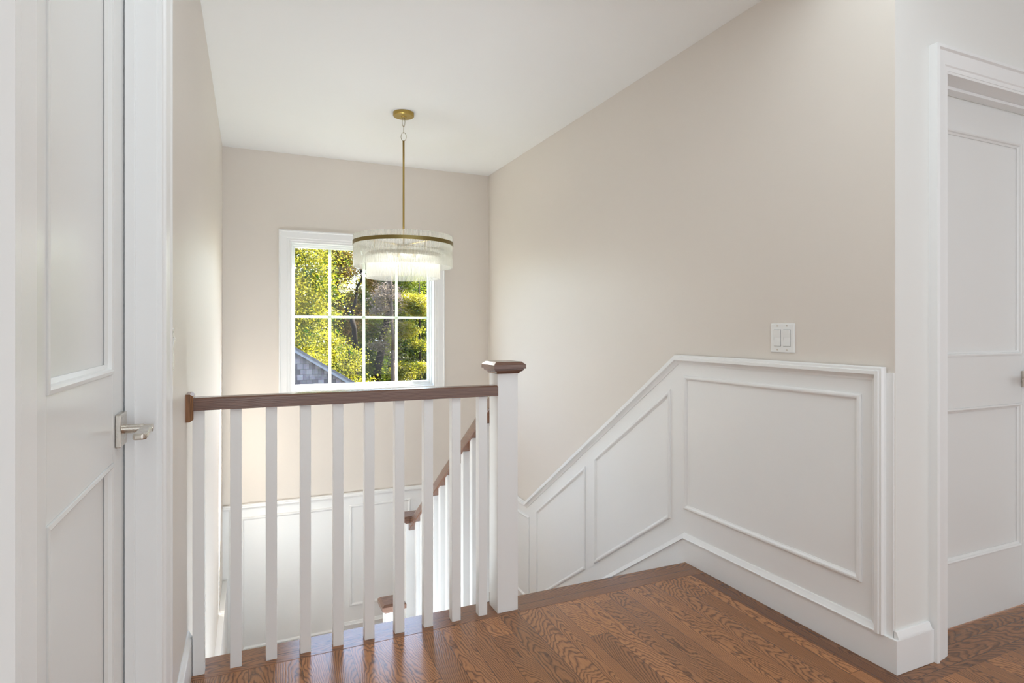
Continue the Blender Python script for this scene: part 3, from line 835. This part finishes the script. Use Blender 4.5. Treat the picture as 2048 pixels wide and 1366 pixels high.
# 1 yellow-green maple close on the left
p = W(560, 600, 13.0)
tree('maple_tree', 'bright yellow green leafy tree filling the left panes', p,
     [wob((p.x-0.6, 14.2, ZG), (p.x-0.3, 14.0, 2.6), 6, 0.05, rnd, 0.16, 0.07)],
     [((p.x+0.05, 13.6, 1.9), (1.15, 1.3, 1.5)), ((p.x-0.7, 13.8, 3.2), (1.9, 1.5, 1.5)), ((p.x+0.1, 13.6, 0.3), (0.95, 1.2, 0.9)), ((W(628, 600, 13.5)).xyz[:], (0.28, 0.5, 0.8))],
     90000, 0.054, L_YEL, M_BARK, 11)
# 2 forked dark trunk with olive and orange leaves
f = W(704, 638, 17.5)
tree('forked_tree', 'tree with dark forked trunk and yellow orange leaves behind the middle panes', f,
     [wob((W(716, 800, 17.5).x, 17.5, ZG), W(712, 700, 17.5), 6, 0.03, rnd, 0.10, 0.085), wob(W(712, 700, 17.5), f, 3, 0.02, rnd, 0.085, 0.07),
      wob(f, W(684, 600, 17.5), 3, 0.02, rnd, 0.05, 0.04), wob(W(684, 600, 17.5), W(676, 570, 17.5), 3, 0.02, rnd, 0.04, 0.03), wob(W(676, 570, 17.5), W(660, 470, 17.5), 4, 0.06, rnd, 0.03, 0.01),
      wob(f, W(713, 590, 17.5), 3, 0.02, rnd, 0.05, 0.04), wob(W(713, 590, 17.5), W(722, 545, 17.5), 3, 0.03, rnd, 0.04, 0.03), wob(W(722, 545, 17.5), W(745, 480, 17.5), 4, 0.05, rnd, 0.03, 0.008),
      wob(W(722, 545, 17.5), W(705, 500, 17.5), 4, 0.05, rnd, 0.02, 0.008)],
     [(W(672, 505, 18.2)[:], (0.62, 0.8, 0.75)), (W(660, 455, 18.2)[:], (0.8, 0.8, 0.6)), (W(650, 585, 18.8)[:], (0.7, 0.6, 0.6)), (W(702, 610, 18.6)[:], (0.6, 0.5, 0.45)), (W(690, 665, 18.8)[:], (0.7, 0.5, 0.5)), (W(740, 600, 18.6)[:], (0.4, 0.5, 0.5)), (W(755, 520, 18.6)[:], (0.5, 0.5, 0.7)), (W(690, 540, 18.4)[:], (0.42, 0.5, 0.3)), (W(745, 565, 18.6)[:], (0.4, 0.5, 0.3)), (W(700, 480, 18.4)[:], (0.5, 0.5, 0.3)), (W(705, 650, 18.6)[:], (0.45, 0.5, 0.5))],
     85000, 0.056, L_ORA, M_BARK, 12)
# 3 green understory in front of its foot
c = W(690, 740, 15)
tree('sapling_tree', 'fresh green sapling in front of the forked trunk', c, [wob((c.x, c.y, ZG), (c.x+0.1, c.y, c.z+0.5), 5, 0.04, rnd, 0.05, 0.02)],
     [(W(668, 735, 15)[:], (0.45, 0.5, 0.5)), (W(700, 718, 15.3)[:], (0.30, 0.4, 0.35)), (W(650, 690, 15.5)[:], (0.5, 0.5, 0.4)), (W(690, 800, 15)[:], (0.8, 0.6, 0.6))], 26000, 0.054, L_YEL, M_BARK, 13)
# 4 ivy clad trunk
tree('ivy_tree', 'slanting ivy covered trunk between the middle and right panes', W(752, 790, 18.5),
     [wob((W(745, 800, 18.5).x-0.2, 18.5, ZG), W(752, 760, 18.5), 4, 0.03, rnd, 0.16, 0.14), wob(W(752, 760, 18.5), W(772, 650, 18.5), 4, 0.03, rnd, 0.14, 0.10), wob(W(772, 650, 18.5), W(790, 500, 18.5), 4, 0.06, rnd, 0.10, 0.04)],
     [(W(752, 740, 18.7)[:], (0.28, 0.25, 0.6)), (W(766, 680, 18.7)[:], (0.35, 0.25, 0.5)), (W(750, 655, 18.9)[:], (0.55, 0.4, 0.35)), (W(735, 720, 19)[:], (0.45, 0.4, 0.7)), (W(788, 560, 19)[:], (0.8, 0.4, 0.6))], 22000, 0.066, L_GRN, M_BARK, 14)
# 5 grey twiggy tree with a straight pale trunk
tw = []
for k in range(260):
    q = W(782+rnd.gauss(0, 5), rnd.uniform(560, 730), 16.5); s = rnd.choice((-1, 1))
    e = q + Vector((s*rnd.uniform(0.1, 0.55), rnd.gauss(0, 0.3), rnd.uniform(-0.2, 0.35)))
    tw.append(wob(q, e, 5, 0.03, rnd, 0.0045, 0.0015))
tree('bare_tree', 'grey twiggy tree with a straight trunk seen through the right panes', W(786, 790, 16.5),
     [wob((W(786, 800, 16.5).x, 16.5, ZG), W(786, 700, 16.5), 5, 0.012, rnd, 0.06, 0.05), wob(W(786, 700, 16.5), W(782, 590, 16.5), 4, 0.012, rnd, 0.05, 0.04), wob(W(782, 590, 16.5), W(778, 480, 16.5), 4, 0.03, rnd, 0.04, 0.02)],
     [(W(768, 590, 16.7)[:], (0.42, 0.4, 0.28)), (W(760, 615, 16.7)[:], (0.32, 0.4, 0.2)), (W(760, 690, 16.8)[:], (0.3, 0.3, 0.2))], 2600, 0.06, L_GRY, M_BARKG, 15, extra=tw)
# 6 evergreen on the right with sunlit yellow shrubs before and behind
ebl = []
for k in range(13):
    z = -2.6 + k*0.55; r = 1.9 - k*0.12
    ebl.append(((W(850, 650, 19).x+0.9, 19.0, z+rnd.uniform(-.06, .06)), (r, r*0.8, 0.14)))
tree('evergreen_tree', 'dark green conifer with drooping layered boughs in the right panes', W(870, 800, 19),
     [wob((W(870, 800, 19).x+0.6, 19.2, ZG), (W(870, 800, 19).x+0.6, 19.2, 4.5), 6, 0.02, rnd, 0.16, 0.04)],
     ebl, 42000, 0.07, L_EVG, M_BARK, 16, droop=0.5, squash=0.5)
tree('autumn_tree', 'sunlit yellow leafed tree among the conifer boughs at right', W(835, 660, 17.4),
     [wob((W(838, 800, 17.4).x, 17.5, ZG), W(838, 560, 17.4), 6, 0.04, rnd, 0.06, 0.02)],
     [(W(826, 605, 17.2)[:], (0.45, 0.4, 0.22)), (W(838, 622, 17.2)[:], (0.5, 0.4, 0.16)), (W(812, 660, 17.2)[:], (0.38, 0.4, 0.22)), (W(808, 745, 17.2)[:], (0.38, 0.4, 0.28)), (W(838, 690, 17.2)[:], (0.3, 0.3, 0.12)), (W(838, 735, 17.2)[:], (0.35, 0.3, 0.14))], 20000, 0.05, L_YEL, M_BARK, 17)
# 7 woods further back
spec = [(600, 27, 4.0, L_OLV, 'olive tree crown showing behind the maple at upper left'),
        (650, 30, 3.2, L_GRN, 'green woodland tree behind the forked trunk'),
        (720, 29, 1.5, L_OLV, 'olive woodland tree below the patch of sky'),
        (775, 28, 3.9, L_OLV, 'dark woodland tree behind the ivy trunk'),
        (830, 27, 4.6, L_GRN, 'green woodland tree behind the conifer at left'),
        (890, 28, 5.0, L_OLV, 'olive woodland tree at the far right of the view')]
for i, (px, Y, top, lm, lab) in enumerate(spec):
    x = W(px, 650, Y).x
    tree('woodland_tree', lab, (x, Y), [wob((x, Y, ZG), (x+0.3, Y, top-1), 6, 0.06, rnd, 0.2, 0.06)],
         [((x, Y, top-1.6), (2.2, 1.4, 1.5)), ((x+rnd.uniform(-.5, .5), Y-0.2, top-3.6), (2.3, 1.4, 1.7)), ((x, Y-0.4, top-6), (2.3, 1.3, 1.8))], 34000, 0.11, lm, M_BARK, 30+i)
x = W(715, 650, 33).x
for i, (dx, lab) in enumerate(((-3.5, 'low dark thicket far behind on the left'), (0.8, 'low dark thicket far behind in the middle'), (5.0, 'low dark thicket far behind on the right'))):
    tree('thicket_shrub', lab, (x+dx, 33), None, [((x+dx, 33, -0.6), (2.8, 1.0, 2.9))], 26000, 0.13, L_OLV, M_BARK, 50+i)

# ------------------------------------------------------------------ unseen glowing discs added behind the viewer as fill, shaped like downlights
M_FILL = emis('added fill glow', (255, 250, 240), 6)
M_LT = paint('white fill disc trim', (240, 240, 238), 0.4, 0.3, bump=0)
proto = None
spots = ((1.0, -0.9), (2.6, -0.6), (3.6, 0.3), (0.6, -1.7))
labs = ('added round fill light in the hall ceiling behind the viewer', 'added round fill light halfway down the hall', 'added round fill light near the end of the hall', 'added round fill light by the rear wall')
for i, (x, y) in enumerate(spots):
    r = empty('hall_fill_disc', (x, y, ZC)); tag(r, labs[i], 'ceiling light', 'added hall fill lights')
    if proto is None:
        bm = bmesh.new(); ring_band(bm, (0, 0, 0), 0.070, 0.085, -0.006, 0.0, 32); a_ = obj('trim_ring', bm, M_LT, r)
        bm = bmesh.new(); lathe(bm, (0, 0, 0), [(0.0005, -0.003), (0.070, -0.003)], 32); b_ = obj('diffuser', bm, M_FILL, r)
        proto = (a_, b_)
    else:
        for q in proto:
            c_ = q.copy(); C.objects.link(c_); c_.parent = r

# ------------------------------------------------------------------ lights
def area(name, loc, target, sx, sy, watts, rgb=(1, 1, 1)):
    l = bpy.data.lights.new(name, 'AREA'); l.shape = 'RECTANGLE'; l.size = sx; l.size_y = sy; l.energy = watts; l.color = rgb
    o = bpy.data.objects.new(name, l); C.objects.link(o); o.location = loc
    o.rotation_euler = (Vector(target)-Vector(loc)).to_track_quat('-Z', 'Y').to_euler(); return o
area('hall_rear_fill', (2.1, -2.15, 1.3), (2.1, 2.0, 1.3), 4.2, 2.2, 40, (0.80, 0.90, 1.0))  # large fill added behind the viewer; the rear wall has no window
area('west_fill', (-0.20, -1.1, 1.35), (2.0, 0.6, 1.15), 1.6, 1.6, 20, (0.80, 0.92, 1.0))  # fill added at the left to lift the right wall and wainscot
area('hall_ceiling_fill', (0.9, 1.05, ZC-0.03), (0.9, 1.05, 0), 1.9, 1.0, 10.5, (0.82, 0.94, 1.0))  # broad added fill under the ceiling, above the top of the view
area('lower_floor_fill', (0.7, 0.9, -1.5), (0.7, 4.9, -0.4), 1.5, 1.6, 8, (0.90, 1.0, 0.95))  # weak fill added under the hall so the lower stairs are not dark
area('stairwell_fill', (0.35, 2.70, -1.15), (0.80, 3.0, 2.0), 0.9, 1.1, 29, (0.82, 0.92, 1.0))  # unseen fill added below the landing edge, pointing up the stairwell
pl = bpy.data.lights.new('chandelier_lamp', 'POINT'); pl.energy = 4.5; pl.shadow_soft_size = 0.06; pl.color = (0.98, 0.96, 0.94)
po = bpy.data.objects.new('chandelier_lamp', pl); C.objects.link(po); po.location = (CX, CY, 1.57)

sun = bpy.data.lights.new('sun', 'SUN'); sun.energy = 40.0; sun.angle = math.radians(0.6); sun.color = (1.0, 0.97, 0.93)
so = bpy.data.objects.new('sun', sun); C.objects.link(so)
so.rotation_euler = Vector((-1, -0.43, -1.06)).to_track_quat('-Z', 'Y').to_euler()

w = bpy.data.worlds.new('world'); S.world = w; w.use_nodes = True
nt = w.node_tree; nt.nodes.clear()
sky = nt.nodes.new('ShaderNodeTexSky'); sky.sky_type = 'NISHITA'; sky.sun_disc = False
sky.sun_elevation = math.radians(48); sky.sun_rotation = math.radians(68); sky.air_density = 1.0; sky.dust_density = 2.0
bg = nt.nodes.new('ShaderNodeBackground'); bg.inputs[1].default_value = 1.5
ow = nt.nodes.new('ShaderNodeOutputWorld'); nt.links.new(sky.outputs[0], bg.inputs[0]); nt.links.new(bg.outputs[0], ow.inputs[0])

# ------------------------------------------------------------------ camera
cam = bpy.data.cameras.new('camera'); co = bpy.data.objects.new('camera', cam); C.objects.link(co)
co.location = (0, 0, H); co.rotation_euler = (math.radians(90), 0, -math.radians(23.87))
cam.lens = 36*1184/2048; cam.sensor_width = 36; cam.shift_y = -25/2048; cam.clip_start = 0.02; cam.clip_end = 300
S.camera = co
S.view_settings.view_transform = 'Standard'; S.view_settings.look = 'None'; S.view_settings.exposure = 0.2; S.view_settings.gamma = 1
S.view_settings.use_curve_mapping = False
S.cycles.use_denoising = True
S.cycles.max_bounces = 9; S.cycles.diffuse_bounces = 5; S.cycles.glossy_bounces = 3; S.cycles.transmission_bounces = 6; S.cycles.transparent_max_bounces = 14
S.cycles.use_adaptive_sampling = True; S.cycles.adaptive_threshold = 0.02
S.cycles.caustics_reflective = False; S.cycles.caustics_refractive = False
S.cycles.sample_clamp_indirect = 8
